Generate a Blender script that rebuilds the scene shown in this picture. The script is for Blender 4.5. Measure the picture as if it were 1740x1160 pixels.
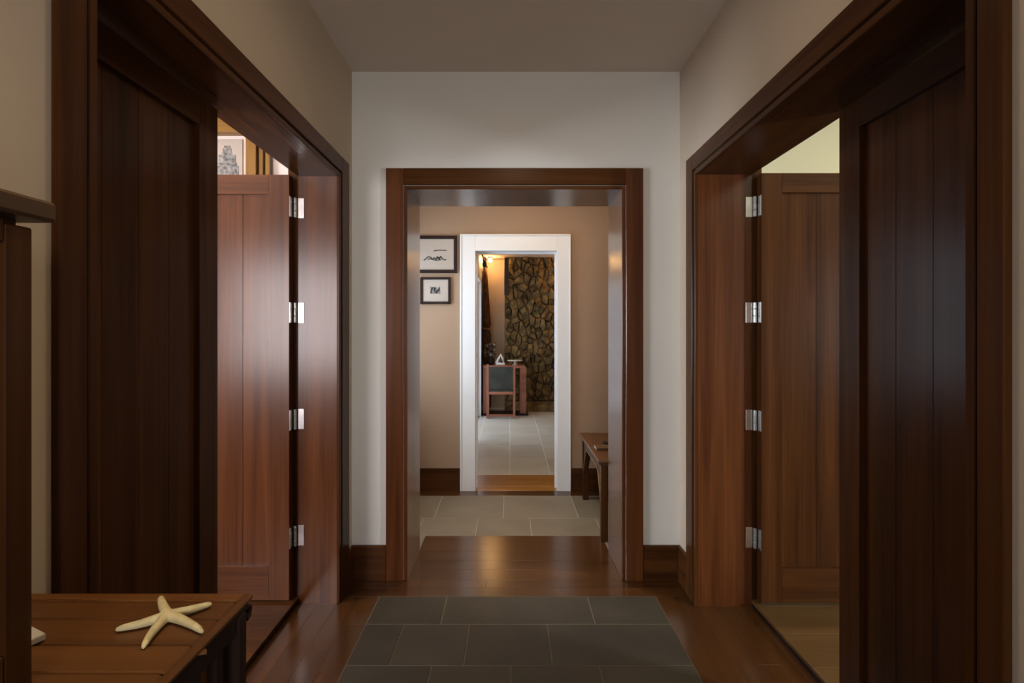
import bpy, bmesh, math, random
from mathutils import Vector, Matrix
random.seed(7)
R = math.radians
for o in list(bpy.data.objects):
    bpy.data.objects.remove(o)
SC = bpy.context.scene
COL = SC.collection

# ------------------------------------------------------------------ camera
EYE = 1.354
FPX = 850.0
cd = bpy.data.cameras.new('camera'); cam = bpy.data.objects.new('camera', cd); COL.objects.link(cam)
cd.sensor_width = 36.0; cd.sensor_fit = 'HORIZONTAL'
cd.lens = FPX / 1740 * 36
cd.shift_x = 4 / 1740; cd.shift_y = -18 / 1740
cd.clip_start = .02
cam.location = (0, 0, EYE); cam.rotation_euler = (R(90), 0, 0)
SC.camera = cam
# ------------------------------------------------------------------ world, exposure
w = bpy.data.worlds.new('world'); SC.world = w; w.use_nodes = True
w.node_tree.nodes['Background'].inputs[0].default_value = (.55, .65, .8, 1)
w.node_tree.nodes['Background'].inputs[1].default_value = .35
vs = SC.view_settings
vs.view_transform = 'Standard'; vs.look = 'None'; vs.gamma = 1; vs.use_curve_mapping = False
vs.exposure = 1.0
# ------------------------------------------------------------------ daylight at the windows, plus a fill added behind the camera
def area(name, loc, rot, sx, sy, power, col, spread=180):
    l = bpy.data.lights.new(name, 'AREA'); l.shape = 'RECTANGLE'; l.size = sx; l.size_y = sy
    l.energy = power; l.color = col; l.spread = R(spread)
    o = bpy.data.objects.new(name, l); COL.objects.link(o)
    o.location = loc; o.rotation_euler = rot; o['kind'] = 'helper'
    return o
DAY = (.82, .90, 1.0)
# left room: window in its near wall (faces +Y) and one in its outer wall (faces +X)
area('daylight_left_near', (-2.25, -.62, 1.5), (R(90), 0, 0), 1.4, 1.15, 40, (1.0, .91, .92))
area('daylight_left_outer', (-4.22, .95, 1.5), (R(90), 0, R(-90)), 1.3, 1.15, 105, (.88, .94, 1.0))
# right room: window in its outer wall (faces -X)
area('daylight_right_outer', (4.42, .15, 1.5), (R(90), 0, R(90)), .42, 1.15, 140, (.88, .94, 1.0))
# hall: fill light added behind the camera, framed as a window (faces +Y)
area('fill_hall', (.03, -1.82, 1.45), (R(90), 0, 0), 1.0, 1.1, 22, (1.0, .97, .92))
# passage: window in its left wall (faces +X)
area('daylight_passage', (-1.22, 3.68, 1.5), (R(90), 0, R(-90)), .7, 1.2, 15, (.74, .87, 1.0))
# far room: glazed door in its left wall (faces +X)
area('daylight_far_room', (-.66, 7.0, 1.15), (R(90), 0, R(-90)), 1.8, 1.95, 14, DAY)

# ------------------------------------------------------------------ material helpers
def new_mat(name):
    m = bpy.data.materials.new(name); m.use_nodes = True
    nt = m.node_tree
    return m, nt, nt.nodes, nt.links, nt.nodes['Principled BSDF']
def coords(N, L, scale, rnd=True):
    tc = N.new('ShaderNodeTexCoord'); mp = N.new('ShaderNodeMapping')
    mp.inputs['Scale'].default_value = scale
    L.new(tc.outputs['Object'], mp.inputs['Vector'])
    if rnd:
        oi = N.new('ShaderNodeObjectInfo'); ml = N.new('ShaderNodeMath'); ml.operation = 'MULTIPLY'
        ml.inputs[1].default_value = 37.0
        L.new(oi.outputs['Random'], ml.inputs[0]); L.new(ml.outputs[0], mp.inputs['Location'])
    return mp
def ramp(N, stops):
    r = N.new('ShaderNodeValToRGB'); cr = r.color_ramp
    cr.elements[0].position = stops[0][0]; cr.elements[0].color = (*stops[0][1], 1)
    cr.elements[1].position = stops[-1][0]; cr.elements[1].color = (*stops[-1][1], 1)
    for p, c in stops[1:-1]:
        e = cr.elements.new(p); e.color = (*c, 1)
    return r
def wood(name, dark, light, axis='z', rough=.32, across=16.0, coat=0.0, bump=.08, vary=.25, spec=.5):
    m, nt, N, L, B = new_mat(name)
    s = {'x': (.7, across, across), 'y': (across, .7, across), 'z': (across, across, .7)}[axis]
    mp = coords(N, L, s)
    n1 = N.new('ShaderNodeTexNoise'); n1.inputs['Scale'].default_value = 1.0; n1.inputs['Detail'].default_value = 5; n1.inputs['Distortion'].default_value = .6
    L.new(mp.outputs[0], n1.inputs['Vector'])
    s2 = tuple(v * 7 if v > 5 else v * 3 for v in s)
    mp2 = coords(N, L, s2)
    n2 = N.new('ShaderNodeTexNoise'); n2.inputs['Scale'].default_value = 1.0; n2.inputs['Detail'].default_value = 3
    L.new(mp2.outputs[0], n2.inputs['Vector'])
    mid = tuple((a + b) / 2 for a, b in zip(dark, light))
    r = ramp(N, [(.3, dark), (.52, mid), (.72, light)])
    L.new(n1.outputs['Fac'], r.inputs[0])
    mx = N.new('ShaderNodeMix'); mx.data_type = 'RGBA'; mx.blend_type = 'MULTIPLY'; mx.inputs['Factor'].default_value = .35
    r2 = ramp(N, [(.35, (.55, .5, .48)), (.6, (1, 1, 1))])
    L.new(n2.outputs['Fac'], r2.inputs[0])
    L.new(r.outputs[0], mx.inputs['A']); L.new(r2.outputs[0], mx.inputs['B'])
    hv = N.new('ShaderNodeHueSaturation')
    oi = N.new('ShaderNodeObjectInfo'); mr = N.new('ShaderNodeMapRange')
    mr.inputs['To Min'].default_value = 1 - vary; mr.inputs['To Max'].default_value = 1 + vary
    L.new(oi.outputs['Random'], mr.inputs['Value']); L.new(mr.outputs[0], hv.inputs['Value'])
    L.new(mx.outputs['Result'], hv.inputs['Color'])
    L.new(hv.outputs[0], B.inputs['Base Color'])
    B.inputs['Roughness'].default_value = rough; B.inputs['Specular IOR Level'].default_value = spec
    B.inputs['Coat Weight'].default_value = coat; B.inputs['Coat Roughness'].default_value = .18
    bp = N.new('ShaderNodeBump'); bp.inputs['Strength'].default_value = bump; bp.inputs['Distance'].default_value = .002
    L.new(n2.outputs['Fac'], bp.inputs['Height']); L.new(bp.outputs[0], B.inputs['Normal'])
    return m
def mottled(name, c1, c2, scale=4, rough=.8, bump=.1, bscale=60, metal=0, detail=5, dist=.003, rnd=True, vary=0.0):
    m, nt, N, L, B = new_mat(name)
    mp = coords(N, L, (1, 1, 1), rnd)
    n1 = N.new('ShaderNodeTexNoise'); n1.inputs['Scale'].default_value = scale; n1.inputs['Detail'].default_value = detail
    L.new(mp.outputs[0], n1.inputs['Vector'])
    r = ramp(N, [(.32, c1), (.68, c2)])
    L.new(n1.outputs['Fac'], r.inputs[0])
    last = r.outputs[0]
    if vary:
        hv = N.new('ShaderNodeHueSaturation'); oi = N.new('ShaderNodeObjectInfo'); mr = N.new('ShaderNodeMapRange')
        mr.inputs['To Min'].default_value = 1 - vary; mr.inputs['To Max'].default_value = 1 + vary
        L.new(oi.outputs['Random'], mr.inputs['Value']); L.new(mr.outputs[0], hv.inputs['Value'])
        L.new(last, hv.inputs['Color']); last = hv.outputs[0]
    L.new(last, B.inputs['Base Color'])
    B.inputs['Roughness'].default_value = rough; B.inputs['Metallic'].default_value = metal
    n2 = N.new('ShaderNodeTexNoise'); n2.inputs['Scale'].default_value = bscale; n2.inputs['Detail'].default_value = 4
    L.new(mp.outputs[0], n2.inputs['Vector'])
    bp = N.new('ShaderNodeBump'); bp.inputs['Strength'].default_value = bump; bp.inputs['Distance'].default_value = dist
    L.new(n2.outputs['Fac'], bp.inputs['Height']); L.new(bp.outputs[0], B.inputs['Normal'])
    return m
def emit(name, col, strength):
    m, nt, N, L, B = new_mat(name)
    B.inputs['Base Color'].default_value = (*col, 1)
    B.inputs['Emission Color'].default_value = (*col, 1); B.inputs['Emission Strength'].default_value = strength
    return m
def glass_pane(name):
    m = bpy.data.materials.new(name); m.use_nodes = True; nt = m.node_tree; nt.nodes.clear()
    o = nt.nodes.new('ShaderNodeOutputMaterial'); t = nt.nodes.new('ShaderNodeBsdfTransparent'); g = nt.nodes.new('ShaderNodeBsdfGlossy')
    g.inputs['Roughness'].default_value = .02
    x = nt.nodes.new('ShaderNodeMixShader'); x.inputs[0].default_value = .06
    nt.links.new(t.outputs[0], x.inputs[1]); nt.links.new(g.outputs[0], x.inputs[2]); nt.links.new(x.outputs[0], o.inputs[0])
    return m

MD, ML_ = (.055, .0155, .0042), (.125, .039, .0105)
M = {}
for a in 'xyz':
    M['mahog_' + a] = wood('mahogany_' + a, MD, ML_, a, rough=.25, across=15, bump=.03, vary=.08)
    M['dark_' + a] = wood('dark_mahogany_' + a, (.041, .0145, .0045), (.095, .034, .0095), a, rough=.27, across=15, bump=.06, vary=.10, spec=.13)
    M['floor_' + a] = wood('floor_oak_' + a, (.050, .0185, .0046), (.088, .0335, .0092), a, rough=.21, across=11, bump=.008, vary=.05, spec=.75)
    M['pale_floor_' + a] = wood('pale_floor_' + a, (.090, .046, .014), (.14, .074, .025), a, rough=.35, across=11, bump=.03, vary=.10)
    M['gold_' + a] = wood('golden_pine_' + a, (.20, .088, .008), (.30, .145, .018), a, rough=.4, across=12, vary=.12)
    M['table_' + a] = wood('console_top_' + a, (.085, .030, .006), (.16, .060, .012), a, rough=.45, across=12, bump=.1, vary=.14)
    M['red_' + a] = wood('red_wood_' + a, (.26, .085, .045), (.42, .16, .09), a, rough=.35, across=14, vary=.1)
    M['old_' + a] = wood('old_brown_' + a, (.045, .020, .008), (.10, .046, .019), a, rough=.42, across=14, vary=.1)
M['ebony'] = wood('ebony_stained_wood', (.014, .007, .006), (.03, .015, .012), 'z', rough=.4, vary=.05, spec=.2)
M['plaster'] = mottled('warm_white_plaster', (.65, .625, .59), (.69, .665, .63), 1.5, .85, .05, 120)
M['side_plaster'] = mottled('beige_hall_plaster', (.50, .415, .325), (.535, .445, .35), 1.5, .85, .05, 120)  # toned warmer and darker than the end wall's plaster
M['ceiling'] = mottled('ceiling_plaster', (.62, .535, .46), (.66, .57, .49), 1.5, .9, .05, 120)
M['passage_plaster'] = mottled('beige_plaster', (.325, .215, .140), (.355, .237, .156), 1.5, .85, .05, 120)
M['yellow_plaster'] = mottled('pale_yellow_plaster', (.72, .70, .50), (.76, .74, .54), 1.5, .85, .05, 120)
M['pink_plaster'] = mottled('rosy_white_plaster', (.72, .62, .56), (.77, .67, .61), 1.5, .85, .05, 120)
M['ochre_plaster'] = mottled('ochre_plaster', (.60, .46, .33), (.66, .51, .37), 2.0, .85, .08, 60)
M['white_paint'] = mottled('white_gloss_paint', (.80, .81, .83), (.83, .84, .86), 2, .4, .02, 80)
M['slate'] = mottled('slate_tile', (.030, .022, .0125), (.043, .032, .019), 5, .6, .3, 38, vary=.10)
M['grout'] = mottled('pale_grout', (.115, .085, .05), (.16, .12, .075), 20, .9, .2, 90)
M['beige_grout'] = mottled('beige_grout', (.36, .30, .22), (.42, .355, .265), 20, .9, .2, 90)
M['stone_pale'] = mottled('beige_stone_tile', (.165, .131, .089), (.205, .165, .116), 4, .55, .12, 45, vary=.08)
M['lime'] = mottled('pale_limestone_tile', (.50, .49, .43), (.58, .57, .50), 3, .38, .08, 45, vary=.06)
M['lime_grout'] = mottled('white_grout', (.74, .72, .66), (.80, .78, .72), 20, .8, .1, 90)
M['rubble'] = mottled('brown_rubble_stone', (.060, .037, .013), (.27, .175, .066), 7, .95, 1.0, 13, detail=9, dist=.05, vary=.22)
M['mortar'] = mottled('dark_mortar', (.085, .058, .026), (.14, .096, .043), 12, .95, .5, 40)
M['steel'] = mottled('brushed_steel', (.62, .62, .62), (.75, .75, .75), 30, .28, .05, 120, metal=1)
M['black'] = mottled('black_iron', (.010, .010, .012), (.022, .02, .02), 10, .5, .1, 60)
M['paper'] = mottled('cream_paper', (.40, .34, .29), (.45, .38, .325), 3, .8, .05, 150)
M['ink'] = mottled('grey_ink', (.05, .05, .055), (.35, .33, .31), 45, .8, .02, 150)
M['black_ink'] = mottled('black_ink', (.02, .02, .022), (.06, .055, .05), 40, .8, .02, 150)
M['star'] = mottled('dried_starfish', (.50, .42, .22), (.66, .57, .34), 60, .8, .6, 220, dist=.0015)
M['white'] = mottled('white_ceramic', (.78, .77, .74), (.84, .83, .80), 5, .3, .02, 80)
M['card'] = mottled('grey_white_card', (.55, .53, .50), (.62, .60, .56), 8, .7, .05, 100)
M['green_cloth'] = mottled('dark_green_upholstery', (.026, .027, .021), (.046, .047, .037), 8, .85, .3, 150)
M['curtain'] = mottled('brown_printed_curtain', (.018, .009, .005), (.15, .05, .014), 14, .9, .2, 80)
M['dry'] = mottled('dried_flower', (.03, .018, .009), (.26, .19, .12), 40, .9, .3, 80, vary=.5)
M['stem'] = mottled('dry_stem', (.05, .03, .015), (.10, .06, .03), 30, .9, .1, 80)
M['glass'] = glass_pane('window_glass')
M['frosted'] = emit('frosted_lamp_glass', (1, .82, .58), 1.5)
M['bulb'] = emit('warm_bulb', (1, .62, .26), 60)

# ------------------------------------------------------------------ geometry helpers
def link(name, bm, mat, parent=None, smooth=False):
    me = bpy.data.meshes.new(name)
    bmesh.ops.recalc_face_normals(bm, faces=bm.faces)
    bm.to_mesh(me); bm.free()
    if smooth:
        for p in me.polygons: p.use_smooth = True
    if mat: me.materials.append(M[mat] if isinstance(mat, str) else mat)
    o = bpy.data.objects.new(name, me); COL.objects.link(o)
    if parent: o.parent = parent
    return o
def add_box(bm, x0, x1, y0, y1, z0, z1, bev=0.0):
    t = bmesh.new()
    v = [t.verts.new((x, y, z)) for z in (z0, z1) for y in (y0, y1) for x in (x0, x1)]
    for f in ((0, 1, 3, 2), (4, 6, 7, 5), (0, 4, 5, 1), (2, 3, 7, 6), (0, 2, 6, 4), (1, 5, 7, 3)):
        t.faces.new([v[i] for i in f])
    if bev:
        bmesh.ops.recalc_face_normals(t, faces=t.faces)
        bmesh.ops.bevel(t, geom=t.edges[:], offset=bev, segments=1, affect='EDGES', profile=.5)
    me = bpy.data.meshes.new('tmp'); t.to_mesh(me); t.free(); bm.from_mesh(me); bpy.data.meshes.remove(me)
def box(name, x0, x1, y0, y1, z0, z1, mat, parent=None, bev=0.0):
    bm = bmesh.new(); add_box(bm, min(x0, x1), max(x0, x1), min(y0, y1), max(y0, y1), min(z0, z1), max(z0, z1), bev)
    return link(name, bm, mat, parent)
def add_tube(bm, pts, rad, seg=10, caps=True):
    pts = [Vector(p) for p in pts]
    rads = rad if isinstance(rad, (list, tuple)) else [rad] * len(pts)
    rings = []
    up = Vector((.13, .21, .97))
    for i, p in enumerate(pts):
        d = (pts[min(i + 1, len(pts) - 1)] - pts[max(i - 1, 0)]).normalized()
        a = d.cross(up)
        if a.length < .05: a = d.cross(Vector((1, 0, 0)))
        a.normalize(); b = d.cross(a).normalized()
        rings.append([bm.verts.new(p + (a * math.cos(t) + b * math.sin(t)) * rads[i]) for t in [2 * math.pi * k / seg for k in range(seg)]])
    for r0, r1 in zip(rings, rings[1:]):
        for k in range(seg):
            bm.faces.new((r0[k], r0[(k + 1) % seg], r1[(k + 1) % seg], r1[k]))
    if caps:
        bm.faces.new(rings[0]); bm.faces.new(rings[-1][::-1])
def tube(name, pts, rad, mat, parent=None, seg=10, smooth=True):
    bm = bmesh.new(); add_tube(bm, pts, rad, seg); return link(name, bm, mat, parent, smooth)
def add_lathe(bm, prof, seg=20, c=(0, 0, 0)):
    rings = []
    for r, z in prof:
        rings.append([bm.verts.new((c[0] + r * math.cos(2 * math.pi * k / seg), c[1] + r * math.sin(2 * math.pi * k / seg), c[2] + z)) for k in range(seg)])
    for a, b in zip(rings, rings[1:]):
        for k in range(seg):
            bm.faces.new((a[k], a[(k + 1) % seg], b[(k + 1) % seg], b[k]))
    bm.faces.new(rings[0][::-1]); bm.faces.new(rings[-1])
def lathe(name, prof, mat, parent=None, seg=20, c=(0, 0, 0), smooth=True):
    bm = bmesh.new(); add_lathe(bm, prof, seg, c); return link(name, bm, mat, parent, smooth)
def add_prism(bm, poly, axis, a0, a1):
    """poly: 2D points in the other two axes (kept in xyz order), extruded along axis"""
    def P(p, a):
        return {'x': (a, p[0], p[1]), 'y': (p[0], a, p[1]), 'z': (p[0], p[1], a)}[axis]
    A = [bm.verts.new(P(p, a0)) for p in poly]; Bv = [bm.verts.new(P(p, a1)) for p in poly]
    n = len(poly)
    for i in range(n):
        bm.faces.new((A[i], A[(i + 1) % n], Bv[(i + 1) % n], Bv[i]))
    bm.faces.new(A[::-1]); bm.faces.new(Bv)
def prism(name, poly, axis, a0, a1, mat, parent=None):
    bm = bmesh.new(); add_prism(bm, poly, axis, a0, a1); return link(name, bm, mat, parent)
def tag(o, label, cat, group=None, kind=None):
    o['label'] = label; o['category'] = cat
    if group: o['group'] = group
    if kind: o['kind'] = kind
    return o
def struct(o, label, cat):
    return tag(o, label, cat, kind='structure')
def empty(name, loc=(0, 0, 0), rz=0):
    o = bpy.data.objects.new(name, None); COL.objects.link(o); o.location = loc; o.rotation_euler = (0, 0, rz); o.empty_display_size = .05
    return o
def wall(name, axis, a0, a1, u0, u1, z0, z1, holes, mat, label):
    """slab thick along axis (a0..a1), spanning u and z, with rectangular holes (hu0,hu1,hz0,hz1)"""
    us = sorted({u0, u1, *[h[i] for h in holes for i in (0, 1)]}); zs = sorted({z0, z1, *[h[i] for h in holes for i in (2, 3)]})
    bm = bmesh.new()
    for ua, ub in zip(us, us[1:]):
        for za, zb in zip(zs, zs[1:]):
            cu, cz = (ua + ub) / 2, (za + zb) / 2
            if any(h[0] < cu < h[1] and h[2] < cz < h[3] for h in holes): continue
            if axis == 'x': add_box(bm, a0, a1, ua, ub, za, zb)
            else: add_box(bm, ua, ub, a0, a1, za, zb)
    bmesh.ops.remove_doubles(bm, verts=bm.verts, dist=1e-5)
    # drop inner faces shared by two cells
    seen = {}
    for f in bm.faces:
        seen.setdefault(frozenset(v.index for v in f.verts), []).append(f)
    bm.verts.index_update()
    seen = {}
    for f in bm.faces:
        seen.setdefault(frozenset(v.index for v in f.verts), []).append(f)
    dead = [f for fs in seen.values() if len(fs) > 1 for f in fs]
    bmesh.ops.delete(bm, geom=dead, context='FACES')
    return struct(link(name, bm, mat), label, 'wall')
def window(n, axis, at, inward, u0, u1, z0, z1, mat, label, nu=2, nz=2, depth=.10, cas=.07):
    """frame, muntins, panes and sill in a hole; at = inner wall face, inward = +1/-1 direction into the room along axis"""
    root = empty('window_%d' % n); struct(root, label, 'window')
    out = -inward
    def bx(nm, ua, ub, da, db, za, zb, m, par, bev=.002):
        p, q = at + out * da, at + out * db
        if axis == 'x': return box(nm, p, q, ua, ub, za, zb, m, par, bev)
        return box(nm, ua, ub, p, q, za, zb, m, par, bev)
    t = .045
    fr = bx('frame_side', u0, u0 + t, .03, .08, z0, z1, mat, root); bx('frame_side', u1 - t, u1, .03, .08, z0, z1, mat, root)
    bx('frame_rail', u0 + t, u1 - t, .03, .08, z1 - t, z1, mat, root); bx('frame_rail', u0 + t, u1 - t, .03, .08, z0, z0 + t, mat, root)
    for i in range(1, nu):
        u = u0 + (u1 - u0) * i / nu; bx('muntin', u - .012, u + .012, .04, .07, z0 + t, z1 - t, mat, root)
    for i in range(1, nz):
        z = z0 + (z1 - z0) * i / nz; bx('muntin', u0 + t, u1 - t, .042, .068, z - .012, z + .012, mat, root)
    bx('pane', u0 + t, u1 - t, .054, .057, z0 + t, z1 - t, 'glass', root, 0)
    bx('casing_side', u0 - cas, u0, -.018, 0, z0 - .02, z1 + cas, mat, root); bx('casing_side', u1, u1 + cas, -.018, 0, z0 - .02, z1 + cas, mat, root)
    bx('casing_head', u0, u1, -.018, 0, z1, z1 + cas, mat, root)
    if z0 > .3: bx('sill', u0 - cas - .02, u1 + cas + .02, -.05, .03, z0 - .045, z0 - .0, mat, root)
    return root

# ================================================================== SHELL
HC = 2.762                       # hall ceiling
HH = 2.122                       # door head height
LW, RW = -.858, .925             # hall wall faces
LO, RO = -1.05, 1.19             # outer faces of those walls
LJ0, LJ1 = 1.027, 2.485          # left opening, clear, near and far
RJ0, RJ1 = 1.003, 2.460
BX0, BX1 = -.554, .608           # passage opening in the end wall
Y1, Y2 = 2.72, 3.085             # end wall faces
Y3, Y4, YT = 4.24, 4.38, 4.70              # passage far wall faces
IX0, IX1, IH = -.289, .401, 2.030
PX0, PX1 = -1.05, 1.0            # passage side walls
FX0, FX1, FYB, FC = -.47, 2.6, 8.78, 2.60
RYB = 3.05                       # side rooms' far wall
J = .02

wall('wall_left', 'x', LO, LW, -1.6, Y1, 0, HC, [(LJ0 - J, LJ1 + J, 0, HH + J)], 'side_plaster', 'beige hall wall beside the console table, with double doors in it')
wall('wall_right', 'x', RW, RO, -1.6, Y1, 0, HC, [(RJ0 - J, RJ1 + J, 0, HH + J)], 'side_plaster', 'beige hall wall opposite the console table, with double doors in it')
wall('wall_back', 'y', Y1, Y2, LO, RO, 0, HC, [(BX0 - J, BX1 + J, 0, HH + J)], 'plaster', 'white end wall of the hall around the wide cased opening')
wall('wall_front', 'y', -1.75, -1.6, LO, RO, 0, HC, [(-.47, .53, .9, 2.0)], 'plaster', 'hall wall behind the viewer, with a hole for the added fill light')
struct(box('ceiling', LO, RO, -1.75, Y2, HC, HC + .1, 'ceiling'), 'flat dim ceiling of the hall', 'ceiling')
struct(box('ceiling_passage', -1.2, 1.15, Y2, Y4, HC, HC + .1, 'ceiling'), 'ceiling of the cross passage beyond the opening', 'ceiling')
# passage
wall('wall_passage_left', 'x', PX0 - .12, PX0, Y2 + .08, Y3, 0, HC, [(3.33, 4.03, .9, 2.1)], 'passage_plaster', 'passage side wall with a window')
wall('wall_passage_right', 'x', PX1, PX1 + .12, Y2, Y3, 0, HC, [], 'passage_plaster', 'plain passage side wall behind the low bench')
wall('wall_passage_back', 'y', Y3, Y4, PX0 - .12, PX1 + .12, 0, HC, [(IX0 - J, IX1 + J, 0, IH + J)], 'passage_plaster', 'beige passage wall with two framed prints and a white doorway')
# far room
wall('wall_far_left', 'x', FX0 - .12, FX0, Y4, FYB, 0, FC, [(6.1, 7.9, 0.0, 2.12)], 'white_paint', 'white wall of the far room with a glazed door')
wall('wall_far_right', 'x', FX1, FX1 + .12, Y4, FYB, 0, FC, [], 'ochre_plaster', 'far room side wall hidden past the stone chimney')
wall('wall_far_back', 'y', FYB, FYB + .12, FX0 - .12, FX1 + .12, 0, FC, [], 'ochre_plaster', 'ochre plaster wall beside the rough stone chimney')
wall('wall_far_front', 'y', Y4 - .02, Y4, PX1 + .12, FX1 + .12, 0, HC, [], 'ochre_plaster', 'far room wall beside the white doorway')
struct(box('ceiling_far_room', FX0 - .12, FX1 + .12, Y4, FYB + .12, FC, FC + .1, 'ochre_plaster'), 'warm lit ceiling over the stone chimney', 'ceiling')
# left room
LX = -4.05
wall('wall_left_room_back', 'y', RYB, RYB + .1, LX, LO - .0, 0, HC, [], 'pink_plaster', 'rosy white wall above the reddish open door')
wall('wall_left_room_outer', 'x', LX - .12, LX, -.5, RYB + .1, 0, HC, [(.3, 1.6, .9, 2.1)], 'pink_plaster', 'outer wall of the room behind the reddish open door')
wall('wall_left_room_near', 'y', -.55, -.4, LX, LO, 0, HC, [(-2.95, -1.55, .9, 2.1)], 'old_z', 'unseen window wall of the room behind the reddish open door, darkened to cut reflections')  # dark panelling added out of view, isolates the window sheen on the leaf
struct(box('ceiling_left_room', LX - .12, LO, -.55, RYB + .1, HC, HC + .1, 'pink_plaster'), 'ceiling of the room behind the reddish open door', 'ceiling')
# right room
RX = 4.25
wall('wall_right_room_back', 'y', RYB, RYB + .1, RO, RX, 0, HC, [], 'yellow_plaster', 'pale yellow lit wall above the brown open door')
wall('wall_right_room_outer', 'x', RX, RX + .12, -.5, RYB + .1, 0, HC, [(-.06, .36, .9, 2.1)], 'yellow_plaster', 'outer wall of the room behind the brown open door')
wall('wall_right_room_near', 'y', -.55, -.4, RO, RX, 0, HC, [], 'old_z', 'unseen near wall of the room behind the brown open door, darkened to cut reflections')  # dark panelling added out of view, keeps grey reflections off the leaf
struct(box('ceiling_right_room', RO, RX + .12, -.55, RYB + .1, HC, HC + .1, 'yellow_plaster'), 'pale yellow ceiling of the room behind the brown open door', 'ceiling')

# ------------------------------------------------------------------ windows
window(1, 'y', -1.6, 1, -.47, .53, .9, 2.0, 'mahog_z', 'added wooden window around the fill light behind the viewer')  # unseen window, added to frame the hall fill light
window(2, 'x', PX0, 1, 3.33, 4.03, .9, 2.1, 'white_paint', 'white window in the passage side wall', nu=1)
window(3, 'x', FX0, 1, 6.1, 7.9, 0.0, 2.12, 'white_paint', 'bright white glazed door beside the far chair', nu=2, nz=3)
window(4, 'x', LX, 1, .3, 1.6, .9, 2.1, 'white_paint', 'white window in the outer wall of the rosy room')
window(5, 'y', -.4, 1, -2.95, -1.55, .9, 2.1, 'white_paint', 'white window in the near wall of the rosy room')
window(6, 'x', RX, -1, -.06, .36, .9, 2.1, 'white_paint', 'narrow white window in the outer wall of the yellow room', nu=1)

# ------------------------------------------------------------------ floors
hall_floor = struct(box('floor', LO, RO, -1.6, Y3, -.12, -.012, 'grout'), 'brown wooden hall floor with an inlaid panel of dark slate', 'floor')
SX0, SX1, SY1 = -.665, .745, 2.552
def planks_y(par, x0, x1, y0, y1, n, mat, z=0.0):
    wd = (x1 - x0) / n
    for i in range(n):
        ys = [y0]; 
        while ys[-1] < y1 - 1.4: ys.append(ys[-1] + random.uniform(.8, 1.3))
        ys.append(y1)
        for a, b in zip(ys, ys[1:]):
            box('plank', x0 + i * wd, x0 + (i + 1) * wd - .0004, a, b - .0004, z - .014, z, mat, par, .0005)
def planks_x(par, x0, x1, y0, y1, n, mat, z=0.0):
    wd = (y1 - y0) / n
    for i in range(n):
        xs = [x0]
        while xs[-1] < x1 - 1.5: xs.append(xs[-1] + random.uniform(.7, 1.3))
        xs.append(x1)
        for a, b in zip(xs, xs[1:]):
            box('plank', a, b - .0004, y0 + i * wd, y0 + (i + 1) * wd - .0004, z - .014, z, mat, par, .0005)
planks_y(hall_floor, LO, SX0, -1.6, SY1, 4, 'floor_y')
planks_y(hall_floor, SX1, RO, -1.6, SY1, 5, 'floor_y')
planks_x(hall_floor, LO, RO, SY1, Y1, 2, 'floor_x')
planks_x(hall_floor, BX0, BX1, Y1, 3.307, 5, 'floor_x')
planks_x(hall_floor, PX0, PX1, 4.11, Y3, 1, 'floor_x')
def tile(par, x0, x1, y0, y1, mat, z=0.0, bev=.003, g=.003):
    dz = random.uniform(-.0012, .0012)
    return box('stone_tile', x0 + g, x1 - g, y0 + g, y1 - g, z - .014, z + dz, mat, par, bev)
rows = [(2.307, 2.552, [-.319, .395]), (2.023, 2.307, [-.489, -.187, .172]), (1.74, 2.023, [-.316, .0035, .36]),
        (1.46, 1.74, [-.45, -.12, .22, .55]), (1.18, 1.46, [-.3, .05, .4]), (.9, 1.18, [-.47, -.15, .2, .5]), (.6, .9, [-.3, 0, .35]), (.3, .6, [-.45, -.1, .25, .55]), (0, .3, [-.3, .05, .4]), (-.4, 0, [-.4, 0, .4])]
box('grout_bed', SX0, SX1, -.4, SY1, -.014, .0005, 'grout', hall_floor)
for ya, yb, js in rows:
    xs = [SX0] + js + [SX1]
    for a, b in zip(xs, xs[1:]): tile(hall_floor, a, b, ya, yb, 'slate', .0022, bev=.0012, g=.0022)
planks_x(hall_floor, SX0, SX1, -1.6, -.4, 10, 'floor_x')
box('grout_bed', PX0, PX1, 3.307, 4.11, -.013, -.001, 'beige_grout', hall_floor)
# passage beige stone: near row smaller, far row larger
for ya, yb, js in [(3.307, 3.62, [-.62, -.228, .145, .62]), (3.62, 4.11, [-.55, -.047, .5])]:
    xs = [PX0] + js + [PX1]
    for a, b in zip(xs, xs[1:]): tile(hall_floor, a, b, ya, yb, 'stone_pale', .0005, bev=.001, g=.002)
for a, b in ((PX0, BX0), (BX1, PX1)):
    tile(hall_floor, a, b, Y2, 3.307, 'stone_pale', .0)
thr = struct(box('floor_doorway', FX0 - .12, FX1 + .12, Y3, YT, -.12, -.014, 'grout'), 'golden brown wooden threshold in the white doorway', 'floor')
M['threshold'] = wood('golden_oak_threshold', (.26, .105, .018), (.42, .18, .038), 'x', rough=.25, across=11, bump=.02, vary=.1)
planks_x(thr, IX0 - J, IX1 + J, Y3, Y4, 1, 'threshold')
planks_x(thr, FX0, FX1, Y4, YT, 3, 'threshold')
far_floor = struct(box('floor_far_room', FX0 - .12, FX1 + .12, YT, FYB, -.12, -.014, 'lime_grout'), 'pale stone tiled floor of the far room', 'floor')
k = 0
y = YT
while y < FYB - .01:
    y2 = min(y + .62, FYB)
    x = -.77 + (0 if k % 2 == 0 else 0)
    while x < FX1:
        tile(far_floor, max(x, FX0), min(x + .385, FX1), y, y2, 'lime', 0, bev=.001, g=.003)
        x += .385
    y = y2; k += 1
box('grout_bed', FX0, FX1, YT, FYB, -.013, -.0012, 'lime_grout', far_floor)
SF = .03
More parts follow.
